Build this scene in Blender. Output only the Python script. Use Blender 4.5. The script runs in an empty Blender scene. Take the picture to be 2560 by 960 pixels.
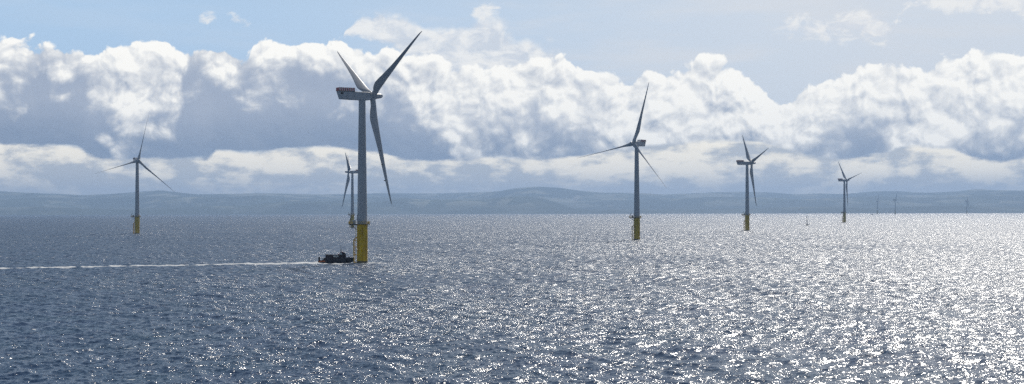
import bpy, math, random
import numpy as np
from mathutils import Matrix, Vector

random.seed(7)
rng = np.random.default_rng(11)
R = math.radians
FPX = 4000.0            # focal length in photograph pixels (2560 px wide)
CAMH = 26.0             # eye height above the water, metres
RE = 6.371e6            # the earth's radius: the sea is really curved
scene = bpy.context.scene
C = scene.collection


def horizon_y(px):      # eye level in the photograph
    return 526.3 - 0.00215 * px


def sea_z(x, y):
    return -(x * x + y * y) / (2 * RE)


def ground(px, depth):
    x = (px - 1280) / FPX * depth
    return Vector((x, depth, sea_z(x, depth)))


# ------------------------------------------------------------------ materials
def new_mat(name):
    m = bpy.data.materials.new(name)
    m.use_nodes = True
    nt = m.node_tree
    return m, nt, nt.nodes['Principled BSDF']


def paint(name, col, rough=0.45, dirt=0.12, scale=0.6, metallic=0.0, spec=0.3, dirtcol=None, stretch=(1, 1, 0.15)):
    m, nt, b = new_mat(name)
    N, L = nt.nodes, nt.links
    tc = N.new('ShaderNodeTexCoord')
    mp = N.new('ShaderNodeMapping')
    mp.inputs['Scale'].default_value = stretch
    nz = N.new('ShaderNodeTexNoise')
    nz.inputs['Scale'].default_value = scale
    nz.inputs['Detail'].default_value = 6
    rp = N.new('ShaderNodeValToRGB')
    rp.color_ramp.elements[0].position = 0.42
    rp.color_ramp.elements[1].position = 0.75
    dc = dirtcol or tuple(c * (1 - 2.2 * dirt) for c in col)
    rp.color_ramp.elements[0].color = (*col, 1)
    rp.color_ramp.elements[1].color = (*dc, 1)
    L.new(tc.outputs['Object'], mp.inputs['Vector'])
    L.new(mp.outputs['Vector'], nz.inputs['Vector'])
    L.new(nz.outputs['Fac'], rp.inputs['Fac'])
    L.new(rp.outputs['Color'], b.inputs['Base Color'])
    b.inputs['Roughness'].default_value = rough
    b.inputs['Metallic'].default_value = metallic
    b.inputs['Specular IOR Level'].default_value = spec
    return m


M_TOWER = paint('tower_paint', (0.48, 0.49, 0.50), 0.42, 0.10, 0.25)
M_BLADE = paint('blade_gelcoat', (0.50, 0.51, 0.52), 0.30, 0.10, 0.2)
M_NAC = paint('nacelle_gelcoat', (0.52, 0.53, 0.54), 0.4, 0.12, 0.5)
M_YEL = paint('yellow_marine_paint', (0.70, 0.46, 0.006), 0.55, 0.14, 0.7, dirtcol=(0.36, 0.21, 0.006), spec=0.12)
M_STEEL = paint('dark_galvanised_steel', (0.16, 0.15, 0.12), 0.55, 0.15, 2)
M_WEED = paint('weedy_splash_band', (0.05, 0.05, 0.02), 0.6, 0.2, 2)
M_RED = paint('red_panel', (0.55, 0.05, 0.035), 0.5, 0.1, 1)
M_WHITE = paint('white_panel', (0.75, 0.74, 0.72), 0.5, 0.1, 1)
M_DARK = paint('dark_grille', (0.02, 0.022, 0.028), 0.6, 0.1, 1)
M_NAVY = paint('dark_navy_hull', (0.010, 0.011, 0.020), 0.5, 0.15, 1.2, spec=0.12)
M_CABIN = paint('dark_red_black_cabin', (0.020, 0.012, 0.018), 0.5, 0.15, 1.2, spec=0.12)
M_RUB = paint('black_rubber', (0.012, 0.012, 0.012), 0.8, 0.1, 2)
M_ORG = paint('orange_stripe', (0.55, 0.13, 0.02), 0.5, 0.1, 2)
M_REDLAMP = paint('red_liferaft', (0.45, 0.03, 0.04), 0.5, 0.1, 2)


def striped(name, a, b_, period, duty):
    m, nt, b = new_mat(name)
    N, L = nt.nodes, nt.links
    tc = N.new('ShaderNodeTexCoord')
    sp = N.new('ShaderNodeSeparateXYZ')
    L.new(tc.outputs['Object'], sp.inputs[0])
    ad = N.new('ShaderNodeMath'); ad.operation = 'ADD'; ad.inputs[1].default_value = 100
    L.new(sp.outputs['Y'], ad.inputs[0])
    md = N.new('ShaderNodeMath'); md.operation = 'MODULO'; md.inputs[1].default_value = period
    L.new(ad.outputs[0], md.inputs[0])
    gt = N.new('ShaderNodeMath'); gt.operation = 'GREATER_THAN'; gt.inputs[1].default_value = period * duty
    L.new(md.outputs[0], gt.inputs[0])
    mx = N.new('ShaderNodeMix'); mx.data_type = 'RGBA'
    mx.inputs['A'].default_value = (*a, 1)
    mx.inputs['B'].default_value = (*b_, 1)
    L.new(gt.outputs[0], mx.inputs['Factor'])
    L.new(mx.outputs['Result'], b.inputs['Base Color'])
    b.inputs['Roughness'].default_value = 0.5
    return m


M_STRIPE = striped('red_white_hoist_panels', (0.55, 0.10, 0.09), (0.85, 0.80, 0.78), 1.15, 0.5)

m, nt, b = new_mat('cabin_glass')
tr = nt.nodes.new('ShaderNodeBsdfTransparent')
tr.inputs[0].default_value = (0.85, 0.88, 0.88, 1)
gl = nt.nodes.new('ShaderNodeBsdfGlossy')
gl.inputs['Roughness'].default_value = 0.03
fr = nt.nodes.new('ShaderNodeFresnel'); fr.inputs[0].default_value = 1.45
ms = nt.nodes.new('ShaderNodeMixShader')
nt.links.new(fr.outputs[0], ms.inputs[0])
nt.links.new(tr.outputs[0], ms.inputs[1])
nt.links.new(gl.outputs[0], ms.inputs[2])
nt.links.new(ms.outputs[0], nt.nodes['Material Output'].inputs['Surface'])
M_GLASS = m


# ------------------------------------------------------------------ mesh kit
class MB:
    def __init__(self):
        self.v, self.f, self.mi = [], [], []
        self.cur = 0

    def add(self, vs, fs):
        o = len(self.v)
        self.v += [tuple(p) for p in vs]
        self.f += [tuple(i + o for i in f) for f in fs]
        self.mi += [self.cur] * len(fs)
        return self

    def hexa(self, p):   # eight corners: bottom four ccw, top four ccw
        return self.add(p, [(3, 2, 1, 0), (4, 5, 6, 7), (0, 1, 5, 4), (1, 2, 6, 5), (2, 3, 7, 6), (3, 0, 4, 7)])

    def box(self, x0, x1, y0, y1, z0, z1):
        return self.hexa([(x0, y0, z0), (x1, y0, z0), (x1, y1, z0), (x0, y1, z0),
                          (x0, y0, z1), (x1, y0, z1), (x1, y1, z1), (x0, y1, z1)])

    def loft(self, rings, cap=True):
        n = len(rings[0])
        vs = [p for r in rings for p in r]
        fs = []
        for k in range(len(rings) - 1):
            for i in range(n):
                j = (i + 1) % n
                fs.append((k * n + i, k * n + j, (k + 1) * n + j, (k + 1) * n + i))
        if cap:
            fs.append(tuple(range(n - 1, -1, -1)))
            fs.append(tuple((len(rings) - 1) * n + i for i in range(n)))
        return self.add(vs, fs)

    def lathe(self, prof, n=40, cx=0, cy=0, cap=True):   # prof: (radius, z)
        rings = [[(cx + r * math.cos(2 * math.pi * i / n), cy + r * math.sin(2 * math.pi * i / n), z) for i in range(n)]
                 for r, z in prof]
        return self.loft(rings, cap)

    def tube(self, a, b, r, n=8, r2=None):
        a, b = Vector(a), Vector(b)
        d = (b - a).normalized()
        u = d.orthogonal().normalized()
        w = d.cross(u)
        rings = []
        for p, rr in ((a, r), (b, r if r2 is None else r2)):
            rings.append([tuple(p + (u * math.cos(2 * math.pi * i / n) + w * math.sin(2 * math.pi * i / n)) * rr) for i in range(n)])
        return self.loft(rings)

    def build(self, name, mats, parent=None, smooth=False, bevel=0):
        me = bpy.data.meshes.new(name)
        me.from_pydata(self.v, [], self.f)
        if not isinstance(mats, (list, tuple)):
            mats = [mats]
        for mt in mats:
            me.materials.append(mt)
        for p, i in zip(me.polygons, self.mi):
            p.material_index = i
        me.update()
        o = bpy.data.objects.new(name, me)
        C.objects.link(o)
        o.parent = parent
        if smooth:
            me.shade_smooth()
            me.set_sharp_from_angle(angle=R(35))
        if bevel:
            md = o.modifiers.new('bevel', 'BEVEL')
            md.width = bevel
            md.segments = 2
            md.limit_method = 'ANGLE'
        return o


def thing(name, label, cat, loc, group=None):
    o = bpy.data.objects.new(name, None)
    o.empty_display_size = 2
    C.objects.link(o)
    o.location = loc
    o['label'] = label
    o['category'] = cat
    if group:
        o['group'] = group
    return o


# ------------------------------------------------------------------ turbine
HUB_Z = 82.0
OVER = 5.6              # rotor centre ahead of the tower axis
CONE, TILT = R(3.6), R(5.0)


def make_turbine(detail=True):
    root = thing('wind_turbine', 'x', 'wind turbine', (0, 0, 0), 'wind turbines standing in the sea')
    # foundation
    b = MB()
    b.lathe([(2.62, -8), (2.62, 1.1), (2.62, 18.2), (2.75, 18.2), (2.75, 18.9)], 48)
    tp = b.build('transition_piece', M_YEL, root, smooth=True)
    if detail:
        b = MB(); b.lathe([(2.635, -2), (2.635, 0.8)], 48)
        b.build('splash_band', M_WEED, tp, smooth=True)
        for z in (3.5, 15.5):
            b = MB()
            b.lathe([(2.62, z), (2.69, z + 0.02), (2.69, z + 0.16), (2.62, z + 0.18)], 48, cap=False)
            b.build('stiffening_ring', M_YEL, tp, smooth=True)
    # tower, with two flange joints
    b = MB()
    prof = []
    for k in range(13):
        t = k / 12
        z = 19.1 + (79.6 - 19.1) * t
        prof.append((2.47 - 0.82 * t ** 1.1, z))
    b.lathe(prof, 48)
    tw = b.build('tower', M_TOWER, root, smooth=True)
    if detail:
        for z in (38.5, 58.7):
            b = MB()
            r = 2.47 - 0.82 * ((z - 19.1) / 60.5) ** 1.1 + 0.012
            b.lathe([(r, z), (r + 0.03, z + 0.02), (r + 0.03, z + 0.14), (r, z + 0.16)], 48, cap=False)
            b.build('flange', M_TOWER, tw, smooth=True)
        b = MB()
        b.hexa([(-2.62, -0.5, 20.6), (-2.40, -0.5, 20.6), (-2.40, 0.5, 20.6), (-2.62, 0.5, 20.6),
                (-2.60, -0.5, 22.9), (-2.36, -0.5, 22.9), (-2.36, 0.5, 22.9), (-2.60, 0.5, 22.9)])
        b.build('door', M_DARK, tw, bevel=0.03)
        b = MB(); b.box(-2.5, -2.2, -2.2, -1.6, 23.0, 23.5)
        b.build('door_lamp', M_DARK, tw)
    # platform
    b = MB()
    n = 28
    def outline(grow, z):
        pts = []
        for i in range(n):
            a = 2 * math.pi * i / n
            x, y = math.cos(a), math.sin(a)
            if x < -0.15:
                px = -6.3 if abs(y) < 0.86 else -4.4
                px = -3.9 - 2.6 * min(1, (-x - 0.15) / 0.35)
                pts.append((px - grow, max(-3.3, min(3.3, y * 4.2)) * (1 + grow * .1), z))
            else:
                pts.append((x * (3.85 + grow), y * (3.85 + grow), z))
        return pts
    b.loft([outline(0, 18.9), outline(0, 19.15)])
    for y in (-2.2, 2.2):
        b.box(-6.2, -2.4, y - 0.12, y + 0.12, 18.45, 18.88)
        b.tube((-5.6, y, 18.6), (-2.6, y * 0.9, 16.4), 0.11)
    for a in (-60, 0, 60):
        ca, sa = math.cos(R(a)), math.sin(R(a))
        b.tube((3.6 * ca, 3.6 * sa, 18.9), (2.62 * ca, 2.62 * sa, 17.6), 0.09)
    pf = b.build('platform', M_STEEL, root)
    # railing
    b = MB()
    rp = outline(-0.08, 19.15)
    for i in range(n):
        p, q = Vector(rp[i]), Vector(rp[(i + 1) % n])
        if (q - p).length > 0.05:
            for h in (0.55, 1.12):
                b.tube(p + Vector((0, 0, h)), q + Vector((0, 0, h)), 0.045, 5)
        if i % 1 == 0:
            b.tube(p, p + Vector((0, 0, 1.14)), 0.05, 5)
    b.build('railing', M_YEL, pf)
    if detail:
        b = MB()
        b.box(-4.6, -3.1, -2.9, -1.4, 19.16, 21.0)
        b.build('equipment_cabinet', M_NAC, pf, bevel=0.05)
        b = MB()
        b.box(2.7, 3.4, -1.9, -1.2, 19.16, 20.2)
        b.build('equipment_cabinet', M_YEL, pf, bevel=0.05)
    # davit crane
    b = MB()
    b.tube((-5.7, -2.4, 19.15), (-5.7, -2.4, 21.7), 0.17)
    b.tube((-5.7, -2.4, 21.6), (-4.7, -2.6, 23.3), 0.13)
    b.tube((-5.75, -2.4, 20.4), (-5.2, -2.5, 22.5), 0.07)
    b.tube((-4.75, -2.6, 23.2), (-4.4, -2.6, 23.0), 0.11)
    b.build('davit_crane', M_STEEL, pf)
    # boat landing: two fender tubes and a ladder between them
    b = MB()
    for y in (-0.9, 0.9):
        b.tube((-4.1, y, -3), (-4.1, y, 11.4), 0.24, 10)
        b.tube((-4.1, y, 11.4), (-2.6, y, 12.6), 0.2, 8)
        for z in (0.2, 4.0, 7.8, 11.0):
            b.tube((-4.1, y, z), (-2.5, y * 0.8, z), 0.14, 8)
    b.build('boat_landing', M_YEL, root, smooth=True)
    b = MB()
    for y in (-0.28, 0.28):
        b.tube((-3.25, y, -1), (-3.25, y, 18.9), 0.07, 6)
    for k in range(62):
        b.tube((-3.25, -0.28, 0.0 + k * 0.3), (-3.25, 0.28, 0.0 + k * 0.3), 0.035, 5)
    for z in (6, 12, 17.5):
        b.tube((-3.25, 0, z), (-2.5, 0, z), 0.07, 6)
    b.build('ladder', M_YEL, root)
    # nacelle: local +Y points upwind, origin on the tower axis at hub height
    b = MB()
    secs = [(-13.0, 1.5, 1.90, -0.9), (-12.0, 1.75, 1.95, -1.95), (-6, 1.95, 2.0, -2.05), (2.2, 1.95, 2.0, -2.05), (3.6, 1.8, 1.9, -1.95), (4.1, 1.6, 1.65, -1.7)]
    rings = []
    for y, w, zt, zb in secs:
        c = 0.22
        rings.append([(-w + c, y, zb), (w - c, y, zb), (w, y, zb + c), (w, y, zt - c), (w - c, y, zt), (-w + c, y, zt), (-w, y, zt - c), (-w, y, zb + c)])
    # slanted tail: push the bottom of the last ring forward
    rings[0] = [(x, y + (1.9 - z) * 0.36, z) for x, y, z in [(p[0], p[1], p[2]) for p in
               [(-1.4, -13.1, -1.9), (1.4, -13.1, -1.9), (1.7, -13.1, -1.6), (1.7, -13.1, 1.6), (1.4, -13.1, 1.9), (-1.4, -13.1, 1.9), (-1.7, -13.1, 1.6), (-1.7, -13.1, -1.6)]]]
    rings.pop(1)
    b.loft(rings)
    nac = b.build('nacelle', M_NAC, root, smooth=True)
    b = MB()
    b.lathe([(1.72, -2.5), (1.8, -2.3), (1.8, -2.06)], 40)
    b.build('yaw_collar', M_TOWER, nac, smooth=True)
    if detail:
        for s in (-1, 1):
            b = MB()
            b.hexa([(s * 1.70, -12.2, 0.45), (s * 1.80, -12.2, 0.45), (s * 1.86, -11.0, 0.45), (s * 1.76, -11.0, 0.45),
                    (s * 1.70, -12.6, 1.45), (s * 1.79, -12.6, 1.45), (s * 1.87, -11.0, 1.45), (s * 1.76, -11.0, 1.45)])
            b.build('vent_grille', M_DARK, nac)
    # hoist basket on the roof, panels striped red and white
    b = MB()
    for x0, x1, y0, y1 in ((-1.9, -1.82, -13.2, -4.7), (1.82, 1.9, -13.2, -4.7), (-1.82, 1.82, -13.2, -13.12), (-1.82, 1.82, -4.78, -4.7)):
        b.box(x0, x1, y0, y1, 2.15, 3.75)
    b.build('hoist_basket', M_STRIPE, nac)
    b = MB()
    b.box(-2.0, 2.0, -13.3, -4.6, 2.0, 2.13)
    for k in range(8):
        for s in (-1, 1):
            y = -13.15 + k * 1.2
            b.tube((s * 1.95, y, 2.1), (s * 1.95, y, 3.85), 0.05, 5)
    b.build('basket_floor', M_STEEL, nac)
    if detail:
        b = MB()
        b.tube((0.6, -3.2, 2.0), (0.6, -3.2, 3.4), 0.05, 6)
        b.tube((0.2, -3.2, 3.1), (1.0, -3.2, 3.1), 0.04, 6)
        b.build('wind_vane', M_STEEL, nac)
    # hub and spinner: local +Y upwind, origin at the rotor centre
    b = MB()
    pr = [(1.55, -1.75), (1.75, -1.4), (1.78, 0.9), (1.62, 1.6), (1.38, 2.2), (1.26, 3.2), (1.16, 4.4), (0.95, 5.1), (0.6, 5.5), (0.25, 5.65)]
    n = 40
    rings = [[(r * math.cos(2 * math.pi * i / n), z, -r * math.sin(2 * math.pi * i / n)) for i in range(n)] for r, z in pr]
    b.loft(rings)
    hub = b.build('hub', M_NAC, root, smooth=True)
    # blade: local +Z span, leading edge +Y (feathered)
    st = [(1.2, 1.18, 1.18, 0), (2.6, 1.2, 1.2, 0), (4.5, 1.36, 1.05, 2), (7, 1.72, 0.85, 4), (9.5, 2.02, 0.68, 6), (11.5, 2.12, 0.58, 7),
          (14, 2.0, 0.5, 7), (19, 1.66, 0.38, 6), (26, 1.28, 0.27, 4.5), (34, 0.96, 0.18, 3), (42, 0.70, 0.12, 1.5), (48, 0.51, 0.085, 0.5),
          (52, 0.36, 0.06, 0), (53.6, 0.22, 0.04, 0), (54.2, 0.07, 0.02, 0)]
    rings = []
    n = 22
    for r, hc, th, tw_ in st:
        hc *= 1.12 if r > 5 else 1.0
        le = 1.18 if r < 26 else 1.18 - (r - 26) * 0.010
        le -= 0.0
        ring = []
        for i in range(n):
            a = 2 * math.pi * i / n
            c = math.cos(a)
            blend = max(0.0, min(1.0, (r - 2.6) / 6))
            t = math.sin(a) * ((1 - blend) + blend * (0.62 + 0.38 * c) * 1.15)
            y = le - hc + hc * c
            x = th * t * 1.45
            ta = R(tw_ + 5)
            yy = y * math.cos(ta) - x * math.sin(ta)
            xx = y * math.sin(ta) + x * math.cos(ta)
            pre = 1.4 * (r / 54) ** 2          # pre-bend, upwind
            ring.append((xx, yy + pre, r))
        rings.append(ring)
    b = MB(); b.loft(rings)
    bl = b.build('blade', M_BLADE, root, smooth=True)
    blades = [bl]
    for _ in range(2):
        c = bl.copy(); C.objects.link(c); c.parent = root
        blades.append(c)
    return root


def set_rotor(root, theta, phase):
    """theta: heading of the rotor axis (0 = away from the camera, 90 = right); phase: blade angle as seen, clockwise from up."""
    yaw = Matrix.Rotation(-R(theta), 4, 'Z')
    s = 1 if math.cos(R(theta)) > 0 else -1
    k = 0
    for ch in root.children:
        nm = ch.name.split('.')[0]
        if nm == 'nacelle':
            ch.matrix_local = Matrix.Translation((0, 0, HUB_Z)) @ yaw
        elif nm in ('hub', 'blade'):
            base = Matrix.Translation((0, 0, HUB_Z)) @ yaw @ Matrix.Translation((0, OVER, 0)) @ Matrix.Rotation(TILT, 4, 'X')
            if nm == 'blade':
                ph = s * R(phase + 120 * k)
                k += 1
                # clockwise about the +Y axis as seen from behind: up towards local +X
                base = base @ Matrix.Rotation(ph, 4, 'Y') @ Matrix.Rotation(-CONE, 4, 'X')
            ch.matrix_local = base


def copy_tree(o, parent=None, depth=0):
    c = o.copy()
    C.objects.link(c)
    c.parent = parent
    for ch in list(o.children):
        copy_tree(ch, c, depth + 1)
    return c


# px of tower axis, depth, rotor heading (relative to line of sight), phase, label
TURB = [
    (905.5, 787, 64, 59, 'largest and nearest grey wind turbine on a yellow pile, a dark boat nosing its ladder'),
    (343, 1802, 168, 12.5, 'grey wind turbine far left on a yellow pile, rotor facing the viewer, one blade up'),
    (881, 2360, 272, 60, 'small distant wind turbine half hidden behind the tower of the nearest turbine'),
    (1592, 1367, 209, 17, 'grey wind turbine with pale roof basket and one nearly level blade, right of centre'),
    (1868, 1952, 71, -48, 'grey turbine between the level bladed one and the masted boat, nacelle pointing left'),
    (2111, 3124, 61, -45, 'small bluish wind turbine right of the masted boat, short yellow pile, two blades spread'),
    (2193.5, 10400, 40, 8, 'tiny hazy wind turbine, leftmost of the three on the horizon at far right'),
    (2237.8, 9050, 60, 15, 'tiny hazy wind turbine, middle of the three on the horizon at far right'),
    (2417, 10300, 92, 60, 'faintest tiny wind turbine, rightmost on the horizon before the hazy hills'),
]
proto = make_turbine()
turbs = []
for i, (px, Y, th, ph, lab) in enumerate(TURB):
    o = proto if i == 0 else copy_tree(proto)
    o.location = ground(px, Y)
    o['label'] = lab
    az = math.degrees(math.atan((px - 1280) / FPX))
    set_rotor(o, th + az, ph)
    turbs.append(o)
# the nearest one carries three dark receptor dots on its hanging blade, and red stripes face the camera
bl3 = [c for c in turbs[0].children if c.name.split('.')[0] == 'blade'][1]
for r, y in ((27, -0.2), (34, -0.05), (42, 0.1)):
    b = MB()
    b.tube((-0.6, y, r), (0.6, y, r), 0.22, 12)
    b.build('marker_dot', M_DARK, bl3)

# ------------------------------------------------------------------ crew boat
BY = 786.0
bo = thing('crew_boat', 'dark crew transfer boat with raised wheelhouse pushing its bow against the yellow pile', 'boat',
           ground(839.5, BY))
bo.rotation_euler = (0, R(-0.8), R(6.3))
b = MB()
hst = [(-8.6, 2.55, 1.35, 1.9), (-8.3, 2.7, 1.4, 2.2), (-5, 2.8, 1.45, 2.35), (0, 2.8, 1.75, 2.3), (3.6, 2.75, 2.35, 2.2), (6.2, 2.4, 2.65, 1.75), (7.8, 1.6, 2.6, 1.0), (8.55, 0.9, 2.3, 0.45)]
rings = []
for x, w, zd, wb in hst:
    keel = -0.8 if x < 6 else -0.8 + (x - 6) * 0.75
    rings.append([(x, -w, zd), (x, -w, zd - 0.35), (x - 0.1, -w * 0.94, 0.5), (x - 0.3, -wb, keel * 0.3), (x - 0.35, -wb * 0.3, keel),
                  (x - 0.35, wb * 0.3, keel), (x - 0.3, wb, keel * 0.3), (x - 0.1, w * 0.94, 0.5), (x, w, zd - 0.35), (x, w, zd)])
b.loft(rings)
hull = b.build('hull', M_NAVY, bo, smooth=True)
for s in (-1, 1):
    b = MB()
    b.hexa([(-8.3, s * 2.70, 0.75), (-5.2, s * 2.78, 0.75), (-5.2, s * 2.88, 0.75), (-8.3, s * 2.80, 0.75),
            (-8.3, s * 2.70, 1.2), (-5.2, s * 2.78, 1.2), (-5.2, s * 2.88, 1.2), (-8.3, s * 2.80, 1.2)])
    b.build('stripe', M_ORG, hull)
b = MB()
for k in range(7):
    a0 = -1.2 + k * 0.4
    b.tube((8.65 - abs(a0) * 0.25, a0 - 0.21, 2.1), (8.65 - abs(a0) * 0.25, a0 + 0.21, 2.1), 0.33, 10)
b.build('bow_fender', M_RUB, hull, smooth=True)
# bulwark and rails
for s in (-1, 1):
    b = MB()
    pts = [(-8.4, 2.5, 1.4), (-6.5, 2.6, 1.42), (-4.9, 2.65, 1.45)]
    for (x, y, z) in pts:
        b.tube((x, s * y, z), (x, s * y, z + 1.0), 0.04, 6)
    for p, q in zip(pts, pts[1:]):
        b.tube((p[0], s * p[1], p[2] + 1.0), (q[0], s * q[1], q[2] + 1.0), 0.04, 6)
    b.build('railing', M_STEEL, bo)
    b = MB()
    pts = [(4.8, 2.35, 2.5), (6.2, 2.2, 2.65), (7.4, 1.6, 2.6)]
    for (x, y, z) in pts:
        b.tube((x, s * y, z), (x, s * y, z + 0.9), 0.035, 6)
    for p, q in zip(pts, pts[1:]):
        b.tube((p[0], s * p[1], p[2] + 0.9), (q[0], s * q[1], q[2] + 0.9), 0.035, 6)
    b.build('railing', M_STEEL, bo)
# stern gear
b = MB()
b.box(-8.5, -7.7, -1.2, -0.2, 1.35, 3.0)
b.box(-8.4, -7.8, -1.1, -0.3, 3.0, 3.15)
b.build('stern_locker', M_RUB, bo, bevel=0.06)
b = MB()
b.box(-8.4, -7.8, 0.7, 1.7, 1.35, 2.6)
b.build('stern_locker', M_RUB, bo, bevel=0.06)
# cabin with real window openings
b = MB()
b.hexa([(-6.6, -2.2, 1.4), (2.6, -2.2, 1.4), (2.6, 2.2, 1.4), (-6.6, 2.2, 1.4),
        (-5.4, -2.15, 2.75), (2.6, -2.15, 2.75), (2.6, 2.15, 2.75), (-5.4, 2.15, 2.75)])
b.hexa([(-5.0, -2.2, 3.78), (2.5, -2.2, 3.78), (2.5, 2.2, 3.78), (-5.0, 2.2, 3.78),
        (-4.8, -2.0, 4.05), (2.4, -2.0, 4.05), (2.4, 2.0, 4.05), (-4.8, 2.0, 4.05)])
opens = [(-1.1, -0.55), (-0.2, 0.35), (0.7, 1.25)]
for s in (-1, 1):
    xs = [(-5.0, -1.1), (-0.55, -0.2), (0.35, 0.7), (1.25, 2.55)]
    for x0, x1 in xs:
        ya, yb = (s * 2.12, s * 2.0) if s < 0 else (s * 2.0, s * 2.12)
        b.box(x0, x1, ya, yb, 2.75, 3.78)
cab = b.build('cabin', M_CABIN, bo)
for s in (-1, 1):
    for x0, x1 in opens:
        p = MB()
        p.box(x0, x1, s * 2.05 - 0.012, s * 2.05 + 0.012, 2.75, 3.78)
        p.build('window', M_GLASS, cab)
b = MB()
b.box(-5.4, -3.9, -1.0, 0.9, 4.05, 4.3)
b.build('roof_box', M_RUB, cab, bevel=0.05)
b = MB()
b.hexa([(1.9, -1.8, 2.4), (5.0, -1.8, 2.4), (5.0, 1.8, 2.4), (1.9, 1.8, 2.4),
        (1.9, -1.75, 3.95), (5.05, -1.7, 3.95), (5.05, 1.7, 3.95), (1.9, 1.75, 3.95)])
b.hexa([(1.9, -1.7, 4.85), (4.5, -1.7, 4.85), (4.5, 1.7, 4.85), (1.9, 1.7, 4.85),
        (2.2, -1.45, 5.15), (4.0, -1.45, 5.15), (4.0, 1.45, 5.15), (2.2, 1.45, 5.15)])
for s in (-1, 1):
    ya, yb = (-1.74, -1.62) if s < 0 else (1.62, 1.74)
    b.box(1.95, 2.2, ya, yb, 3.95, 4.85)
    b.box(2.95, 3.2, ya, yb, 3.95, 4.85)
    b.hexa([(4.6, ya, 3.95), (4.98, ya, 3.95), (4.98, yb, 3.95), (4.6, yb, 3.95), (4.1, ya, 4.85), (4.45, ya, 4.85), (4.45, yb, 4.85), (4.1, yb, 4.85)])
b.box(3.2, 4.45, 1.5, 1.62, 3.95, 4.85)
wh = b.build('wheelhouse', M_CABIN, bo)
for s in (-1, 1):
    for x0, x1 in ((2.2, 2.95), (3.2, 4.3)):
        p = MB(); p.box(x0, x1, s * 1.68 - 0.012, s * 1.68 + 0.012, 3.95, 4.85)
        p.build('window', M_GLASS, wh)
b = MB()
b.tube((2.6, 0, 5.1), (2.5, 0, 6.6), 0.16)
b.tube((2.5, 0, 6.5), (2.5, 0, 8.4), 0.09)
b.tube((2.5, -0.8, 6.3), (2.5, 0.8, 6.3), 0.04)
b.box(2.3, 3.4, -0.12, 0.12, 5.75, 5.92)
b.build('mast', M_STEEL, bo)
b = MB()
b.tube((3.3, -0.4, 5.15), (3.3, 0.5, 5.15), 0.3, 12)
b.build('radome', M_REDLAMP, bo, smooth=True)
b = MB(); b.tube((1.4, -1.2, 4.28), (1.4, 1.2, 4.28), 0.24, 12)
b.build('life_raft', M_REDLAMP, bo, smooth=True)

# ------------------------------------------------------------------ masted boat far off
mb = thing('masted_boat', 'small dark low boat with one tall bare mast, alone on the glittering water', 'boat', ground(2018, 2560))
b = MB()
hr = []
for x, w, z in ((-2.6, 0.9, 0.95), (-1.5, 1.3, 0.9), (0.5, 1.4, 0.95), (2.0, 0.9, 1.1), (3.0, 0.15, 1.3)):
    hr.append([(x, -w, z), (x, -w * 0.7, -0.2), (x, 0, -0.5), (x, w * 0.7, -0.2), (x, w, z)])
b.loft(hr)
b.build('hull', M_NAVY, mb, smooth=True)
b = MB(); b.hexa([(-1.4, -0.7, 0.9), (0.9, -0.7, 0.9), (0.9, 0.7, 0.9), (-1.4, 0.7, 0.9), (-1.2, -0.6, 1.6), (0.6, -0.6, 1.6), (0.6, 0.6, 1.6), (-1.2, 0.6, 1.6)])
b.build('cabin', M_CABIN, mb)
b = MB()
b.tube((-0.3, 0, 1.0), (-0.7, 0, 14.6), 0.5, 8, 0.42)
b.tube((-0.3, 0, 2.2), (-2.6, 0, 2.4), 0.10, 6)
b.tube((-1.0, 0, 13.6), (-0.3, 0, 14.2), 0.3, 6)
b.build('mast', M_RUB, mb)

# tiny craft near the horizon
def tiny_boat(px, Y, L_, label, mt):
    t = thing('distant_boat', label, 'boat', ground(px, Y), 'tiny boats near the horizon')
    b = MB()
    r_ = []
    for u, w, z in ((-1, .7, .9), (-.3, 1, .8), (.5, .9, .9), (1, .1, 1.3)):
        x = u * L_ / 2
        w *= L_ * 0.14
        z *= L_ * 0.09
        r_.append([(x, -w, z), (x, -w * .7, -.3), (x, w * .7, -.3), (x, w, z)])
    b.loft(r_)
    b.build('hull', mt, t)
    b = MB()
    h = L_ * .09
    b.hexa([(-.25 * L_, -.1 * L_, h * .8), (.15 * L_, -.1 * L_, h * .8), (.15 * L_, .1 * L_, h * .8), (-.25 * L_, .1 * L_, h * .8),
            (-.2 * L_, -.08 * L_, h * 2.2), (.08 * L_, -.08 * L_, h * 2.2), (.08 * L_, .08 * L_, h * 2.2), (-.2 * L_, .08 * L_, h * 2.2)])
    b.build('cabin', M_NAC, t)
tiny_boat(1804.5, 7600, 12, 'tiny dark boat on the horizon just left of the turbine whose nacelle points left', M_NAVY)
tiny_boat(2180, 8200, 20, 'tiny dark boat on the horizon just left of the leftmost tiny hazy turbine', M_NAVY)

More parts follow.
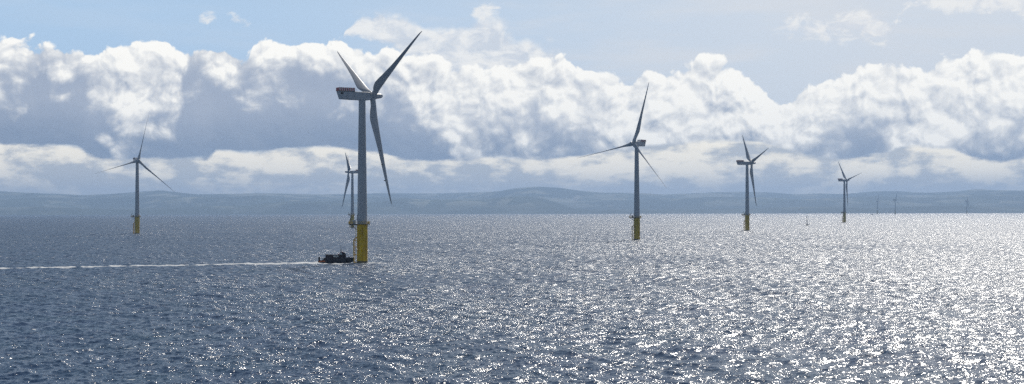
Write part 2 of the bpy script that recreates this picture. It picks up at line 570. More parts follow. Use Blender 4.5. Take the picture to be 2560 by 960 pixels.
# ------------------------------------------------------------------ the sea
def build_sea():
    # azimuth columns: dense across the view, sparse all round
    dense = np.linspace(R(-21.5), R(21.5), 1240)
    side = np.linspace(R(21.5), R(338.5), 90)[1:-1]
    az = np.concatenate([dense, side])
    daz = np.concatenate([np.full(len(dense), dense[1] - dense[0]), np.full(len(side), side[1] - side[0])])
    rr = [4.0]
    while rr[-1] < 31000:
        r = rr[-1]
        if r < 190: s = 0.03
        elif r < 1900: s = 0.00125
        elif r < 4000: s = 0.0022
        else: s = 0.02
        rr.append(r * (1 + s))
    rr = np.array(rr)
    dr = np.gradient(rr)
    na, nr = len(az), len(rr)
    Rr, A = np.meshgrid(rr, az, indexing='ij')
    X = (Rr * np.sin(A)).astype(np.float64)
    Y = (Rr * np.cos(A)).astype(np.float64)
    DR = dr[:, None]
    DT = rr[:, None] * daz[None, :]
    Z = -(Rr ** 2) / (2 * RE)
    sx, cx = np.sin(A).astype(np.float32), np.cos(A).astype(np.float32)
    # wave trains
    wind = R(198)
    comps = []
    for k in range(96):
        lam = 1.15 * (16 / 1.15) ** ((k + rng.random()) / 96)
        th = wind + rng.normal(0, R(42))
        comps.append((lam, th, rng.random() * 2 * math.pi, 1.0 if lam < 6 else 0.6))
    for k in range(6):
        comps.append((22 + 20 * rng.random(), wind + rng.normal(0, R(20)), rng.random() * 6.28, 0.35))
    tot = sum(c[3] ** 2 / 2 for c in comps)
    MSS = 0.031
    g = math.sqrt(MSS / tot)
    dZ = np.zeros_like(Z, dtype=np.float32)
    HX = np.zeros_like(dZ); HY = np.zeros_like(dZ)
    kept = np.zeros_like(dZ)
    Xf, Yf = X, Y
    for lam, th, ph, w in comps:
        k = 2 * math.pi / lam
        kx, ky = k * math.cos(th), k * math.sin(th)
        # phase step per grid cell along the ray and across it
        pr = np.abs(kx * sx + ky * cx) * DR
        pt = np.abs(kx * cx - ky * sx) * DT
        st = np.maximum(pr, pt)
        W = np.clip((2.3 - st) / 1.1, 0, 1).astype(np.float32)
        s = w * g
        P = np.mod(kx * Xf + ky * Yf + ph, 2 * math.pi).astype(np.float32)
        sn = np.sin(P); cs = np.cos(P)
        dZ += W * (s / k) * sn
        q = 0.85 * s / k
        HX += W * q * cs * math.cos(th)
        HY += W * q * cs * math.sin(th)
        kept += (s * s / 2) * W * W
    chop = np.sqrt(np.clip(MSS - kept, 0, None))
    X = X + HX; Y = Y + HY; Z = Z + dZ
    co = np.stack([X, Y, Z], -1).reshape(-1, 3).astype(np.float32)
    i = np.arange(nr - 1)[:, None] * na
    j = np.arange(na)[None, :]
    j2 = (j + 1) % na
    q = np.stack([i + j, i + na + j, i + na + j2, i + j2], -1).reshape(-1, 4)
    # orientation: normals up
    q = q[:, ::-1] if True else q
    nq = len(q)
    me = bpy.data.meshes.new('sea')
    me.vertices.add(len(co)); me.vertices.foreach_set('co', co.ravel())
    me.loops.add(nq * 4); me.loops.foreach_set('vertex_index', q.astype(np.int32).ravel())
    me.polygons.add(nq)
    me.polygons.foreach_set('loop_start', np.arange(0, nq * 4, 4, dtype=np.int32))
    me.polygons.foreach_set('use_smooth', np.ones(nq, dtype=bool))
    me.update(calc_edges=True)
    at = me.attributes.new('chop', 'FLOAT', 'POINT')
    at.data.foreach_set('value', chop.astype(np.float32).ravel())
    n0 = me.polygons[nq // 2].normal.z
    if n0 < 0:
        me.flip_normals()
    o = bpy.data.objects.new('sea', me)
    C.objects.link(o)
    o['kind'] = 'structure'
    return o


class NG:   # short-hand for building node graphs
    def __init__(self, nt):
        self.nt, self.N, self.L = nt, nt.nodes, nt.links

    def put(self, sock, v):
        if isinstance(v, bpy.types.NodeSocket):
            self.L.new(v, sock)
        elif v is not None:
            sock.default_value = v

    def m(self, op, a, b=None, c=None, clamp=False):
        n = self.N.new('ShaderNodeMath'); n.operation = op; n.use_clamp = clamp
        for s, v in zip(n.inputs, (a, b, c)):
            self.put(s, v)
        return n.outputs[0]

    def xyz(self, x, y, z=0.0):
        n = self.N.new('ShaderNodeCombineXYZ')
        for s, v in zip(n.inputs, (x, y, z)):
            self.put(s, v)
        return n.outputs[0]

    def sep(self, v):
        n = self.N.new('ShaderNodeSeparateXYZ'); self.put(n.inputs[0], v)
        return n.outputs

    def noise(self, vec, scale, detail=4, rough=0.5, dim='3D', dist=0, lac=2.0, color=False):
        n = self.N.new('ShaderNodeTexNoise'); n.noise_dimensions = dim
        self.put(n.inputs['Vector'], vec)
        self.put(n.inputs['Scale'], scale)
        n.inputs['Detail'].default_value = detail
        n.inputs['Roughness'].default_value = rough
        n.inputs['Lacunarity'].default_value = lac
        n.inputs['Distortion'].default_value = dist
        return n.outputs['Color' if color else 'Fac']

    def voro(self, vec, scale, detail=3, rough=0.5, feat='F1', rand=1.0, smooth=0.5, dim='2D'):
        n = self.N.new('ShaderNodeTexVoronoi'); n.voronoi_dimensions = dim; n.feature = feat
        self.put(n.inputs['Vector'], vec); n.inputs['Scale'].default_value = scale
        n.inputs['Detail'].default_value = detail; n.inputs['Roughness'].default_value = rough
        n.inputs['Randomness'].default_value = rand
        if feat == 'SMOOTH_F1':
            n.inputs['Smoothness'].default_value = smooth
        return n

    def mix(self, f, a, b):
        n = self.N.new('ShaderNodeMix'); n.data_type = 'RGBA'
        self.put(n.inputs['Factor'], f); 
        for s, v in ((n.inputs['A'], a), (n.inputs['B'], b)):
            self.put(s, (*v, 1) if isinstance(v, tuple) and len(v) == 3 else v)
        return n.outputs['Result']

    def sstep(self, v, lo, hi):
        n = self.N.new('ShaderNodeMapRange'); n.interpolation_type = 'SMOOTHSTEP'
        self.put(n.inputs['Value'], v); self.put(n.inputs['From Min'], lo); self.put(n.inputs['From Max'], hi)
        return n.outputs[0]

    def curve(self, s, pts, lo, hi):
        """value of a polyline (x in 0..1) between lo and hi, as a float curve"""
        n = self.N.new('ShaderNodeFloatCurve')
        self.put(n.inputs['Value'], s)
        cv = n.mapping.curves[0]
        pts = sorted(pts)
        for k, (x, y) in enumerate(pts):
            yy = (y - lo) / (hi - lo)
            if k == 0:
                p = cv.points[0]; p.location = (x, yy)
            elif k == len(pts) - 1:
                p = cv.points[len(cv.points) - 1]; p.location = (x, yy)
            else:
                p = cv.points.new(x, yy)
        for p in cv.points:
            p.handle_type = 'AUTO'
        n.mapping.update()
        return self.m('MULTIPLY_ADD', n.outputs[0], hi - lo, lo)


def sea_material():
    mt = bpy.data.materials.new('sea_water'); mt.use_nodes = True
    nt = mt.node_tree; g = NG(nt); b = nt.nodes['Principled BSDF']
    geo = nt.nodes.new('ShaderNodeNewGeometry')
    pos = geo.outputs['Position']
    px, py, pz = g.sep(pos)
    P2 = g.xyz(px, py, 0)
    at = nt.nodes.new('ShaderNodeAttribute'); at.attribute_name = 'chop'
    chop = at.outputs['Fac']

    def slope(scale, detail, rough, seed, sxm=1.0):
        v = g.xyz(g.m('MULTIPLY_ADD', px, sxm, seed), g.m('ADD', py, seed * 1.7), 0)
        c = g.noise(v, scale, detail, rough, '2D', color=True)
        n = nt.nodes.new('ShaderNodeSeparateColor'); nt.links.new(c, n.inputs[0])
        return g.m('SUBTRACT', n.outputs[0], 0.5), g.m('SUBTRACT', n.outputs[1], 0.5)
    s1 = slope(4.8, 3.0, 0.60, 13.0, 0.45)      # ripples under the mesh's reach
    s2 = slope(0.33, 3, 0.6, 57.0, 0.6)       # waves the far mesh can no longer carry
    gust = g.noise(P2, 0.006, 3, 0.5, '2D')
    gs = g.m('MULTIPLY_ADD', gust, 1.5, 0.25)
    a1 = g.m('MULTIPLY', gs, SMALL)
    a2 = g.m('MULTIPLY', chop, FARK)
    nx = g.m('ADD', g.m('MULTIPLY', s1[0], a1), g.m('MULTIPLY', s2[0], a2))
    ny = g.m('ADD', g.m('MULTIPLY', s1[1], a1), g.m('MULTIPLY', s2[1], a2))
    vm = nt.nodes.new('ShaderNodeVectorMath'); vm.operation = 'ADD'
    nt.links.new(geo.outputs['Normal'], vm.inputs[0]); nt.links.new(g.xyz(nx, ny, 0), vm.inputs[1])
    vn = nt.nodes.new('ShaderNodeVectorMath'); vn.operation = 'NORMALIZE'
    nt.links.new(vm.outputs[0], vn.inputs[0])
    # foam: the boat's wake, the wash round the near pile, a far wake
    x0, y0 = -98.0, 788.0
    slope_ = 0.50
    yc = g.m('ADD', g.m('MULTIPLY', g.m('SUBTRACT', px, x0), slope_), y0)
    wob = g.noise(P2, 0.03, 2, 0.5, '2D')
    yc = g.m('ADD', yc, g.m('MULTIPLY_ADD', wob, 14, -7))
    dist = g.m('ABSOLUTE', g.m('SUBTRACT', py, yc))
    behind = g.sstep(px, x0 + 14, x0 + 4)
    widen = g.m('MULTIPLY_ADD', g.sstep(px, x0 - 50, x0), 12, 10.5)
    core = g.m('MULTIPLY', g.sstep(dist, widen, 1.0), behind)
    # round the hull and the pile
    pile = turbs[0].location
    def ring(cx, cy, ax, ay, r1):
        dx = g.m('DIVIDE', g.m('SUBTRACT', px, cx), ax); dy = g.m('DIVIDE', g.m('SUBTRACT', py, cy), ay)
        d = g.m('SQRT', g.m('ADD', g.m('MULTIPLY', dx, dx), g.m('MULTIPLY', dy, dy)))
        return g.sstep(d, r1, 0.75)
    rb = ring(bo.location.x - 1, bo.location.y - 6, 10.5, 9.0, 1.9)
    rp_ = ring(pile.x + 5, pile.y - 6, 9.0, 11.0, 2.2)
    fm = g.m('MAXIMUM', core, g.m('MAXIMUM', g.m('MULTIPLY', rb, 0.95), g.m('MULTIPLY', rp_, 0.46)))
    # far thin wake running to the left of another pile
    p4 = turbs[4].location
    d4 = g.m('ABSOLUTE', g.m('SUBTRACT', py, g.m('MULTIPLY_ADD', px, -0.05, p4.y + 0.05 * p4.x)))
    far = g.m('MULTIPLY', g.sstep(d4, 22, 4), g.m('MULTIPLY', g.sstep(px, p4.x, p4.x - 8), g.sstep(px, p4.x - 110, p4.x - 70)))
    fm = g.m('MAXIMUM', fm, g.m('MULTIPLY', far, 0.6))
    for t in turbs[1:6]:
        if t is turbs[2]:
            continue
        fm = g.m('MAXIMUM', fm, g.m('MULTIPLY', ring(t.location.x, t.location.y - 3, 5, 10, 2.0), 0.5))
    fn = g.noise(P2, 0.55, 5, 0.65, '2D')
    foam = g.sstep(g.m('ADD', fm, g.m('MULTIPLY_ADD', fn, 1.3, -0.65)), 0.36, 0.62)
    foam = g.m('MULTIPLY', foam, g.m('MULTIPLY', g.sstep(fm, 0.02, 0.2), g.m('MULTIPLY_ADD', g.noise(P2, 0.9, 4, 0.7, '2D'), 1.1, 0.05)), None, True)
    # scattered small whitecaps
    cap = g.noise(g.xyz(g.m('MULTIPLY', px, 0.5), py, 0), 0.35, 4, 0.6, '2D')
    capm = g.m('MULTIPLY', g.sstep(cap, 0.735, 0.77), 0.7)
    foam = g.m('MAXIMUM', foam, capm)
    green = g.noise(P2, 0.05, 3, 0.5, '2D')
    wc = g.mix(green, (0.006, 0.024, 0.080), (0.010, 0.042, 0.078))
    col = g.mix(foam, wc, (0.78, 0.80, 0.80))
    nt.links.new(col, b.inputs['Base Color'])
    rgh = g.m('MULTIPLY_ADD', foam, 0.6, g.m('MULTIPLY_ADD', chop, 0.95, ROUGH))
    nt.links.new(rgh, b.inputs['Roughness'])
    b.inputs['IOR'].default_value = 1.333
    nt.links.new(vn.outputs[0], b.inputs['Normal'])
    return mt


SMALL, FARK, ROUGH = 1.95, 8.5, 0.165
sea = build_sea()
sea.data.materials.append(sea_material())

# ------------------------------------------------------------------ the hills
RIDGES = [
    (28500, 3000, [(-700, 484), (-300, 470), (0, 479), (60, 483), (140, 486), (210, 489), (290, 485), (350, 480), (400, 476), (440, 481), (500, 488), (570, 486), (640, 484), (720, 485), (800, 487), (880, 486), (960, 482), (1040, 484), (1110, 484),
             (1180, 481), (1240, 479), (1290, 471), (1340, 467), (1400, 470), (1450, 477), (1500, 482), (1600, 484), (1660, 487), (1730, 484), (1800, 481), (1850, 480), (1920, 481),
             (1990, 486), (2040, 484), (2110, 485), (2170, 480), (2210, 478), (2250, 478), (2290, 481), (2330, 482), (2390, 479), (2440, 474), (2490, 476), (2560, 478), (2900, 470), (3300, 482)]),
    (24000, 1700, [(-700, 500), (-300, 492), (0, 500), (100, 494), (200, 498), (300, 492), (400, 490), (480, 492), (560, 493), (640, 490), (700, 495), (800, 499), (900, 493), (1000, 494), (1100, 497), (1200, 494),
             (1300, 492), (1420, 503), (1500, 500), (1600, 498), (1700, 495), (1800, 492), (1900, 493), (2000, 499), (2100, 494), (2200, 491), (2300, 495), (2400, 489), (2500, 487), (2560, 489), (2900, 492), (3300, 500)]),
    (20000, 900, [(-700, 520), (-300, 515), (0, 520), (100, 517), (300, 523), (500, 516), (620, 514), (700, 505), (760, 503), (820, 506), (860, 501), (905, 508), (950, 505), (1000, 496), (1080, 499), (1150, 499), (1210, 498),
             (1260, 491), (1300, 488), (1340, 492), (1380, 501), (1410, 511), (1440, 521), (1500, 524), (1600, 523), (1800, 522), (2000, 518), (2200, 520), (2400, 514), (2560, 517), (2900, 520), (3300, 515)]),
]


def vnoise(x, y, seed):
    """smooth value noise on arrays"""
    def h(i, j):
        v = np.sin(i * 127.1 + j * 311.7 + seed * 74.7) * 43758.5453
        return v - np.floor(v)
    xi, yi = np.floor(x), np.floor(y)
    xf, yf = x - xi, y - yi
    u, v = xf * xf * (3 - 2 * xf), yf * yf * (3 - 2 * yf)
    return (h(xi, yi) * (1 - u) + h(xi + 1, yi) * u) * (1 - v) + (h(xi, yi + 1) * (1 - u) + h(xi + 1, yi + 1) * u) * v - 0.5


def build_hills():
    px = np.linspace(-700, 3300, 900)
    az = np.arctan((px - 1280) / FPX)
    dd = np.concatenate([np.linspace(18600, 21500, 60), np.linspace(21600, 33000, 110)])
    D, A = np.meshgrid(dd, az, indexing='ij')
    PX = np.broadcast_to(px, D.shape)
    X, Y = D * np.sin(A), D * np.cos(A)
    base = -(D ** 2) / (2 * RE)
    Hh = np.full(D.shape, -30.0)
    fb = sum(vnoise(X / s, Y / s, 3 + i) * a for i, (s, a) in enumerate(((2600, 1.0), (1200, .55), (560, .3), (260, .16), (120, .09))))
    for rd, wdt, pts in RIDGES:
        xs, ys = zip(*pts)
        y = np.interp(PX, xs, ys)
        # smooth the polyline
        ker = np.hanning(9); ker /= ker.sum()
        row = np.convolve(np.pad(y[0], 4, mode='edge'), ker, mode='valid')
        y = np.broadcast_to(row, D.shape)
        el = (horizon_y(PX) - y) / FPX * np.cos(A)
        H = CAMH + el * rd + (rd ** 2) / (2 * RE)          # height above the local sea
        off = vnoise(PX / 260.0, PX * 0 + rd, 9) * wdt * 1.2
        t = (D - rd - off) / wdt
        prof = np.exp(-np.where(t > 0, t * 0.8, t) ** 2)
        Hh = np.maximum(Hh, (H * (rd + off) / rd) * prof + fb * 26 * (1 - 0.4 * prof))
    coast = np.clip((D - 18900 - 300 * vnoise(PX / 130.0, PX * 0, 5)) / 500, 0, 1)
    Hh = np.where(coast > 0, np.maximum(Hh, 4 + 10 * coast), -30) * np.minimum(1, 0.15 + coast)
    Z = base + Hh
    nr, na = D.shape
    co = np.stack([X, Y, Z], -1).reshape(-1, 3)
    i = np.arange(nr - 1)[:, None] * na; j = np.arange(na - 1)[None, :]
    q = np.stack([i + j, i + j + 1, i + na + j + 1, i + na + j], -1).reshape(-1, 4)
    me = bpy.data.meshes.new('hills')
    me.from_pydata(co.tolist(), [], q.tolist())
    me.shade_smooth()
    if me.polygons[100].normal.z < 0:
        me.flip_normals()
    o = bpy.data.objects.new('hills', me); C.objects.link(o); o['kind'] = 'structure'
    mt = bpy.data.materials.new('farmland_and_woods'); mt.use_nodes = True
    nt = mt.node_tree; g = NG(nt); b = nt.nodes['Principled BSDF']
    geo = nt.nodes.new('ShaderNodeNewGeometry')
    x, y, z = g.sep(geo.outputs['Position'])
    v = g.xyz(x, g.m('MULTIPLY', y, 0.7), 0)
    vo = g.voro(v, 1 / 270, 0, 0.5)
    fld = nt.nodes.new('ShaderNodeSeparateColor'); nt.links.new(vo.outputs['Color'], fld.inputs[0])
    c1 = g.mix(g.sstep(fld.outputs[0], 0.2, 0.9), (0.05, 0.072, 0.04), (0.20, 0.21, 0.155))
    big = g.noise(v, 1 / 1100, 7, 0.68, '2D')
    wood = g.sstep(big, 0.47, 0.53)
    up = g.sstep(z, 20, 150)
    col = g.mix(g.m('MULTIPLY', g.m('SUBTRACT', 1, wood), 0.9), c1, (0.022, 0.040, 0.020))
    col = g.mix(g.m('MULTIPLY', g.m('SUBTRACT', 1, up), 0.75), col, (0.03, 0.045, 0.025))
    # the beach: a pale strip just above the water
    nt.links.new(col, b.inputs['Base Color'])
    b.inputs['Roughness'].default_value = 0.9
    b.inputs['Specular IOR Level'].default_value = 0.1
    me.materials.append(mt)
    return o


hills = build_hills()

# a thin pale smoke plume over the woods
b = MB()
pr = [(8, 0), (22, 22), (34, 45), (46, 70), (40, 92), (16, 108)]
b.loft([[(z * 0.55 + r * math.cos(2 * math.pi * i / 16), r * math.sin(2 * math.pi * i / 16), z + 6 * math.sin(i * 1.7)) for i in range(16)] for r, z in pr])
ms_ = bpy.data.materials.new('smoke'); ms_.use_nodes = True
nt = ms_.node_tree; nt.nodes.remove(nt.nodes['Principled BSDF'])
pv = nt.nodes.new('ShaderNodeVolumePrincipled')
pv.inputs['Color'].default_value = (0.93, 0.94, 0.95, 1)
pv.inputs['Density'].default_value = 0.006
nt.links.new(pv.outputs[0], nt.nodes['Material Output'].inputs['Volume'])
sm = b.build('smoke', ms_, None, smooth=True)
sm.location = ((1433 - 1280) / FPX * 20300, 20300, 96)
sm['kind'] = 'stuff'

# ------------------------------------------------------------------ haze
HAZE_D = 5.0e-5
b = MB(); b.box(-16000, 16000, -1500, 33500, -140, 470)
mh = bpy.data.materials.new('sea_air'); mh.use_nodes = True
nt = mh.node_tree
nt.nodes.remove(nt.nodes['Principled BSDF'])
pv = nt.nodes.new('ShaderNodeVolumePrincipled')
pv.inputs['Color'].default_value = (0.40, 0.585, 0.89, 1)
pv.inputs['Density'].default_value = HAZE_D
pv.inputs['Anisotropy'].default_value = 0.2
nt.links.new(pv.outputs[0], nt.nodes['Material Output'].inputs['Volume'])
hz = b.build('haze', mh)
hz['kind'] = 'stuff'

# ------------------------------------------------------------------ sky
SUN_AZ, SUN_EL = R(18), R(43)
w = bpy.data.worlds.new('World'); scene.world = w; w.use_nodes = True
nt = w.node_tree; nt.nodes.clear(); g = NG(nt)
out = nt.nodes.new('ShaderNodeOutputWorld'); bg = nt.nodes.new('ShaderNodeBackground')
WS = 0.05
bg.inputs['Strength'].default_value = WS
nt.links.new(bg.outputs[0], out.inputs['Surface'])
sky = nt.nodes.new('ShaderNodeTexSky'); sky.sky_type = 'NISHITA'; sky.sun_disc = False
sky.sun_elevation = SUN_EL; sky.sun_rotation = SUN_AZ
sky.air_density = 1.0; sky.dust_density = 0.8; sky.ozone_density = 1.5; sky.altitude = 0
tc = nt.nodes.new('ShaderNodeTexCoord')
dx, dy, dz = g.sep(tc.outputs['Generated'])
azm = g.m('ARCTAN2', dx, dy)
elv = g.m('ARCSINE', dz)
U = g.m('MULTIPLY_ADD', azm, FPX * 1.01, 1280.0)      # near enough the photograph's pixels, as angles
E = g.m('MULTIPLY', elv, FPX)                         # 0 at eye level, 525 at the frame's top
# curves run over U = 0..2560 and mirror beyond it, so that the bank goes all round
s0 = g.m('DIVIDE', U, 2560.0)
s = g.m('PINGPONG', s0, 1.0)


def ypts(lst):           # photograph pixels -> (s, elevation units)
    return [(x / 2560.0, horizon_y(x) - y) for x, y in lst]


# domain warp
pv_ = g.xyz(U, E, 0)
wn = g.noise(pv_, 1 / 130, 3, 0.55, '2D', color=True)
wsep = nt.nodes.new('ShaderNodeSeparateColor'); nt.links.new(wn, wsep.inputs[0])
wx = g.m('SUBTRACT', wsep.outputs[0], 0.5); wy = g.m('SUBTRACT', wsep.outputs[1], 0.5)
Uw = g.m('MULTIPLY_ADD', wx, 60, U); Ew = g.m('MULTIPLY_ADD', wy, 45, E)
sw = g.m('PINGPONG', g.m('DIVIDE', Uw, 2560.0), 1.0)

# height field of the billows, and the same a little towards the sun
def billow(u, e, det):
    p = g.xyz(u, g.m('MULTIPLY', e, 1.1), 0)
    v1 = g.voro(p, 1 / 115, det, 0.50, 'SMOOTH_F1', 1.0, 0.22).outputs['Distance']
    n1 = g.noise(p, 1 / 130, det + 4, 0.57, '2D')
    return g.m('ADD', g.m('MULTIPLY_ADD', v1, -0.9, 0.9), g.m('MULTIPLY', n1, 0.9))
b0 = billow(Uw, Ew, 4)
b1 = billow(g.m('ADD', Uw, 8), g.m('ADD', Ew, 14), 4)
relief = g.m('SUBTRACT', b0, b1)
bc = g.m('SUBTRACT', b0, 0.84)          # roughly centred

# --- high wispy layers
fine = g.noise(g.xyz(U, g.m('MULTIPLY', E, 1.8), 0), 1 / 70, 8, 0.62, '2D', dist=0.3)
veil = g.noise(g.xyz(g.m('MULTIPLY', U, 0.35), g.m('MULTIPLY', E, 2.0), 0), 1 / 160, 5, 0.55, '2D')
veilr = g.m('MULTIPLY', g.sstep(veil, 0.42, 0.72), g.m('MULTIPLY_ADD', g.sstep(s0, 0.15, 0.75), 0.45, 0.12))
veilr = g.m('ADD', veilr, g.m('MULTIPLY', g.sstep(s0, 0.3, 0.9), 0.35))

TOP = ypts([(0, 100), (25, 118), (60, 122), (95, 118), (150, 116), (200, 122), (300, 128), (318, 114), (350, 107), (400, 108), (440, 122), (470, 122), (500, 108), (540, 102), (580, 106), (612, 132), (635, 105),
            (680, 96), (740, 100), (800, 103), (845, 104), (880, 120), (940, 126), (1000, 132), (1060, 142), (1130, 148), (1200, 152), (1260, 148), (1320, 140), (1370, 138), (1440, 150), (1480, 174), (1520, 186),
            (1560, 190), (1610, 180), (1650, 168), (1700, 160), (1740, 146), (1790, 148), (1830, 165), (1880, 180), (1910, 196), (1940, 217), (1962, 228), (1985, 222), (2010, 205),
            (2050, 192), (2100, 172), (2160, 152), (2210, 166), (2260, 178), (2320, 165), (2380, 148), (2420, 132), (2460, 140), (2510, 112), (2560, 80)])
SHD = ypts([(0, 225), (50, 250), (90, 225), (130, 195), (200, 200), (240, 280), (290, 345), (350, 345), (400, 280), (450, 270), (480, 195), (540, 190), (600, 205), (700, 200), (780, 195), (820, 225), (850, 265),
            (900, 272), (945, 310), (965, 245), (1010, 235), (1060, 285), (1110, 330), (1150, 372), (1180, 330), (1240, 350), (1290, 370), (1340, 360), (1420, 390), (1500, 400), (1600, 430), (1700, 400),
            (1800, 390), (1900, 410), (1980, 410), (2020, 350), (2060, 335), (2110, 385), (2150, 360), (2190, 345), (2240, 390), (2330, 385), (2400, 360), (2450, 355), (2560, 350)])
BAS = ypts([(0, 368), (100, 372), (210, 378), (235, 392), (420, 398), (520, 400), (545, 382), (620, 388), (700, 378), (850, 372), (930, 376), (1010, 400), (1100, 402), (1180, 396), (1300, 400), (1450, 388),
            (1560, 372), (1650, 365), (1750, 358), (1900, 360), (1990, 372), (2060, 396), (2190, 392), (2260, 374), (2350, 378), (2420, 400), (2560, 404)])
T = g.curve(sw, TOP, 0, 600)
S = g.curve(sw, SHD, 0, 600)
B = g.curve(s, BAS, 0, 600)

# bank coverage
dT = g.m('SUBTRACT', T, E)
edge = g.m('ADD', dT, g.m('MULTIPLY_ADD', bc, 62, 3))
a_top = g.sstep(edge, -4, 7)
nb = g.noise(g.xyz(U, g.m('MULTIPLY', E, 3.0), 0), 1 / 120, 6, 0.6, '2D')
dB = g.m('SUBTRACT', E, B)
a_bot = g.sstep(g.m('ADD', dB, g.m('MULTIPLY_ADD', nb, 40, -20)), -5, 7)
# the bank stands over the land ahead only
cover = g.sstep(g.m('ABSOLUTE', azm), 0.95, 0.55)
a_bank = g.m('MULTIPLY', g.m('MULTIPLY', a_top, a_bot), cover)
# bank light: lit crests, shaded belly
mott = g.noise(g.xyz(Uw, g.m('MULTIPLY', Ew, 1.25), 3), 1 / 185, 5, 0.48, '3D')
right = g.sstep(s0, 0.30, 0.70)
rough_amp = g.m('MULTIPLY_ADD', right, 540, 150)
lit0 = g.m('ADD', g.m('SUBTRACT', E, S), g.m('MULTIPLY', bc, 150))
lit0 = g.m('ADD', lit0, g.m('MULTIPLY', g.m('SUBTRACT', mott, 0.5), rough_amp))
lit = g.sstep(lit0, g.m('MULTIPLY_ADD', right, -70, -80), g.m('MULTIPLY_ADD', right, 60, 55))
rimd = g.sstep(edge, 60, 2)                    # the thin crest glows
relk = g.m('MULTIPLY', relief, g.m('MULTIPLY_ADD', lit, 1.7, 0.08))
litc = g.m('ADD', g.m('MULTIPLY', lit, 0.88), g.m('ADD', relk, g.m('MULTIPLY', rimd, 0.18)))
litc = g.m('MINIMUM', g.m('MAXIMUM', litc, -0.12), 1.12)
low = g.sstep(dB, 0, 130)                      # the belly is darkest near its base
dk = g.mix(low, (0.240, 0.310, 0.430), (0.400, 0.460, 0.570))
dk = g.mix(g.m('MULTIPLY', right, g.m('MULTIPLY_ADD', low, 0.5, 0.15)), dk, (0.52, 0.575, 0.66))
def lerp(f, a_, b_):
    n = nt.nodes.new('ShaderNodeMix'); n.data_type = 'RGBA'; n.clamp_factor = False
    g.put(n.inputs['Factor'], f); g.put(n.inputs['A'], a_); g.put(n.inputs['B'], b_)
    return n.outputs['Result']
bankc = lerp(litc, dk, (1.05, 1.035, 0.985, 1))

# low far layer between the bank's base and the hills
ls = g.xyz(g.m('MULTIPLY', Uw, 1.0), g.m('MULTIPLY', E, 2.8), 7.0)
ln = g.noise(ls, 1 / 170, 7, 0.6, '3D')
lb = g.noise(g.xyz(U, g.m('MULTIPLY', E, 1.6), 4.0), 1 / 120, 6, 0.6, '3D')
lmixv = g.m('ADD', g.m('MULTIPLY', ln, 0.62), g.m('MULTIPLY', lb, 0.38))
crm = g.curve(s, [(x / 2560.0, v) for x, v in [(0, 1.0), (190, 0.95), (240, 0.25), (410, 0.2), (530, 0.85), (620, 0.95), (860, 1.0), (930, 0.6), (1010, 0.25), (1150, 0.3), (1280, 0.5), (1500, 0.6), (1650, 0.85), (1850, 0.9),
                                               (2000, 0.5), (2100, 0.3), (2190, 0.5), (2300, 0.8), (2450, 0.85), (2560, 0.4)]], -1, 2)
near_base = g.m('MULTIPLY', g.sstep(dB, -85, -12), crm)
lowlit = g.sstep(g.m('ADD', g.m('ADD', lmixv, g.m('MULTIPLY', near_base, 0.085)), g.m('MULTIPLY_ADD', crm, 0.03, -0.03)), 0.465, 0.585)
lowfade = g.sstep(E, 40, 100)
lowc = g.mix(g.m('MULTIPLY', lowlit, g.m('MULTIPLY_ADD', lowfade, 0.55, 0.40)), (0.56, 0.59, 0.62), (1.24, 1.15, 0.96))
skyblue_low = (0.50, 0.60, 0.72)

# clear sky
nish = sky.outputs[0]
grad = g.sstep(E, 150, 1400)
hazeblue = g.mix(g.sstep(s0, 0.05, 0.95), (0.46, 0.65, 0.88), (0.69, 0.765, 0.86))
def scale(col, k):
    n = nt.nodes.new('ShaderNodeMix'); n.data_type = 'RGBA'; n.blend_type = 'MULTIPLY'; n.inputs['Factor'].default_value = 1
    g.put(n.inputs['A'], col); n.inputs['B'].default_value = (k, k, k, 1)
    return n.outputs['Result']
K = 1 / WS
# the lowest degrees carry thin milky air that softens the physical sky
milk = g.m('SUBTRACT', 1.0, g.sstep(E, 480, 760))
clear = g.mix(g.m('MULTIPLY', milk, 0.93), nish, scale(hazeblue, K))
clear = g.mix(g.m('MULTIPLY', veilr, milk), clear, scale((0.74, 0.77, 0.81, 1), K))

# small high clouds as centre / half-thickness curves
CEN = ypts([(0, 30), (480, 55), (520, 52), (560, 62), (600, 68), (630, 80), (880, 68), (930, 75), (1000, 98), (1050, 110), (1180, 24), (1250, 28), (1300, 60), (1900, 82), (1960, 78), (2030, 74), (2110, 72), (2160, 78), (2220, 92), (2240, 52), (2290, 20), (2400, 10), (2480, 14), (2560, 20)])
HLF = [(x / 2560.0, v) for x, v in [(0, -40), (470, -40), (500, -2), (530, 4), (556, -8), (578, 9), (612, 10), (640, -30), (700, -60), (1100, -40), (1170, -8), (1200, 8), (1245, 6), (1280, -40), (1850, -50), (1935, 2),
         (2000, 16), (2060, 18), (2110, 34), (2160, 38), (2210, 26), (2240, 4), (2290, 10), (2340, 34), (2450, 40), (2560, 50)]]
cen = g.curve(s, CEN, 0, 600); hlf = g.curve(s, HLF, -100, 100)
du = g.m('SUBTRACT', hlf, g.m('ABSOLUTE', g.m('SUBTRACT', Ew, cen)))
wa = g.sstep(g.m('ADD', du, g.m('MULTIPLY_ADD', fine, 110, -52)), -6, 26)
wa = g.m('MULTIPLY', wa, g.sstep(E, 900, 600))
wispc = g.mix(g.sstep(fine, 0.35, 0.65), (0.74, 0.77, 0.82), (0.95, 0.94, 0.91))
c = g.mix(g.m('MULTIPLY', wa, 0.85), clear, scale(wispc, K))

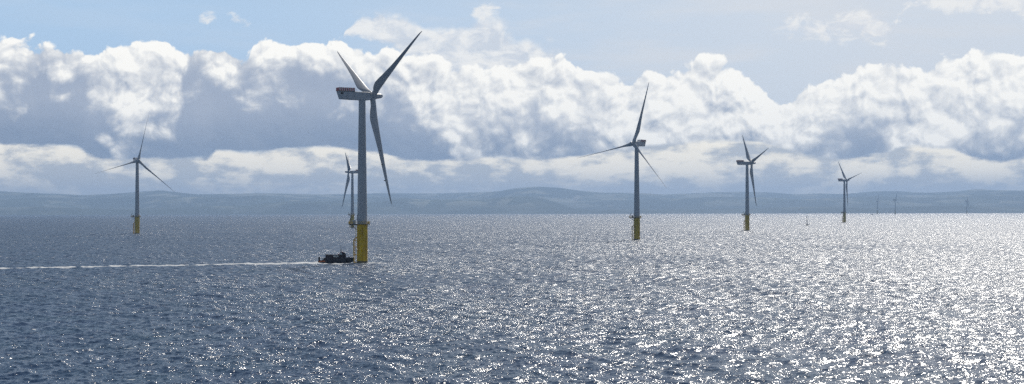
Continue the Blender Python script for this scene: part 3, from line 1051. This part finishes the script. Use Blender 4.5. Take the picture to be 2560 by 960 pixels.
# the torn cloud standing up behind the bank's middle
T2 = g.curve(sw, ypts([(0, 500), (840, 420), (868, 120), (885, 62), (910, 48), (935, 42), (975, 58), (1010, 66), (1060, 76), (1110, 82), (1150, 78), (1195, 58), (1225, 66), (1260, 82), (1300, 98), (1350, 124), (1400, 160), (1450, 300), (2560, 500)]), 0, 600)
B2 = g.curve(sw, ypts([(0, 80), (885, 84), (950, 100), (990, 116), (1030, 140), (1070, 220), (1200, 300), (2560, 300)]), 0, 600)
e2 = g.m('ADD', g.m('SUBTRACT', T2, E), g.m('MULTIPLY_ADD', bc, 55, 26))
e2b = g.m('ADD', g.m('SUBTRACT', E, B2), g.m('MULTIPLY_ADD', fine, 60, -18))
a2_ = g.m('MULTIPLY', g.m('MULTIPLY', g.sstep(e2, -10, 22), g.sstep(e2b, -8, 14)), cover)
m2 = g.m('ADD', g.m('MULTIPLY', relief, 1.3), g.sstep(fine, 0.3, 0.68))
c = g.mix(g.m('MULTIPLY', a2_, 0.92), c, scale(g.mix(m2, (0.68, 0.73, 0.80), (0.96, 0.955, 0.93)), K))

# assemble: clear < low layer < bank
a_low = g.sstep(dB, 18, -4)
c = g.mix(g.m('MULTIPLY', a_low, cover), c, scale(lowc, K))
c = g.mix(a_bank, c, scale(bankc, K))  # BANK
nt.links.new(c, bg.inputs['Color'])
w.cycles.sampling_method = 'MANUAL'
w.cycles.sample_map_resolution = 1024

# ------------------------------------------------------------------ sun
sd = bpy.data.lights.new('sun', 'SUN')
sd.energy = 4.8
sd.angle = R(0.53)
sd.color = (1.0, 0.95, 0.87)
so = bpy.data.objects.new('sun', sd); C.objects.link(so)
sdir = Vector((math.sin(SUN_AZ) * math.cos(SUN_EL), math.cos(SUN_AZ) * math.cos(SUN_EL), math.sin(SUN_EL)))
so.rotation_euler = sdir.to_track_quat('Z', 'Y').to_euler()
so.location = (0, -40, 60)

# ------------------------------------------------------------------ camera
cd = bpy.data.cameras.new('camera')
cd.lens = 36 * FPX / 2560
cd.sensor_width = 36
cd.clip_start = 1
cd.clip_end = 80000
co_ = bpy.data.objects.new('camera', cd); C.objects.link(co_)
pitch = math.atan((horizon_y(1280) - 480) / FPX)
roll = 0.00215
co_.matrix_world = Matrix.Translation((0, 0, CAMH)) @ Matrix.Rotation(math.pi / 2 + pitch, 4, 'X') @ Matrix.Rotation(-roll, 4, 'Z')
scene.camera = co_

# ------------------------------------------------------------------ render
scene.view_settings.view_transform = 'Standard'
scene.view_settings.look = 'None'
scene.view_settings.exposure = 0
scene.view_settings.gamma = 1
cy = scene.cycles
cy.max_bounces = 4
cy.diffuse_bounces = 2
cy.glossy_bounces = 2
cy.transparent_max_bounces = 6
cy.volume_bounces = 0
cy.use_denoising = False
cy.use_adaptive_sampling = False
cy.sample_clamp_indirect = 4
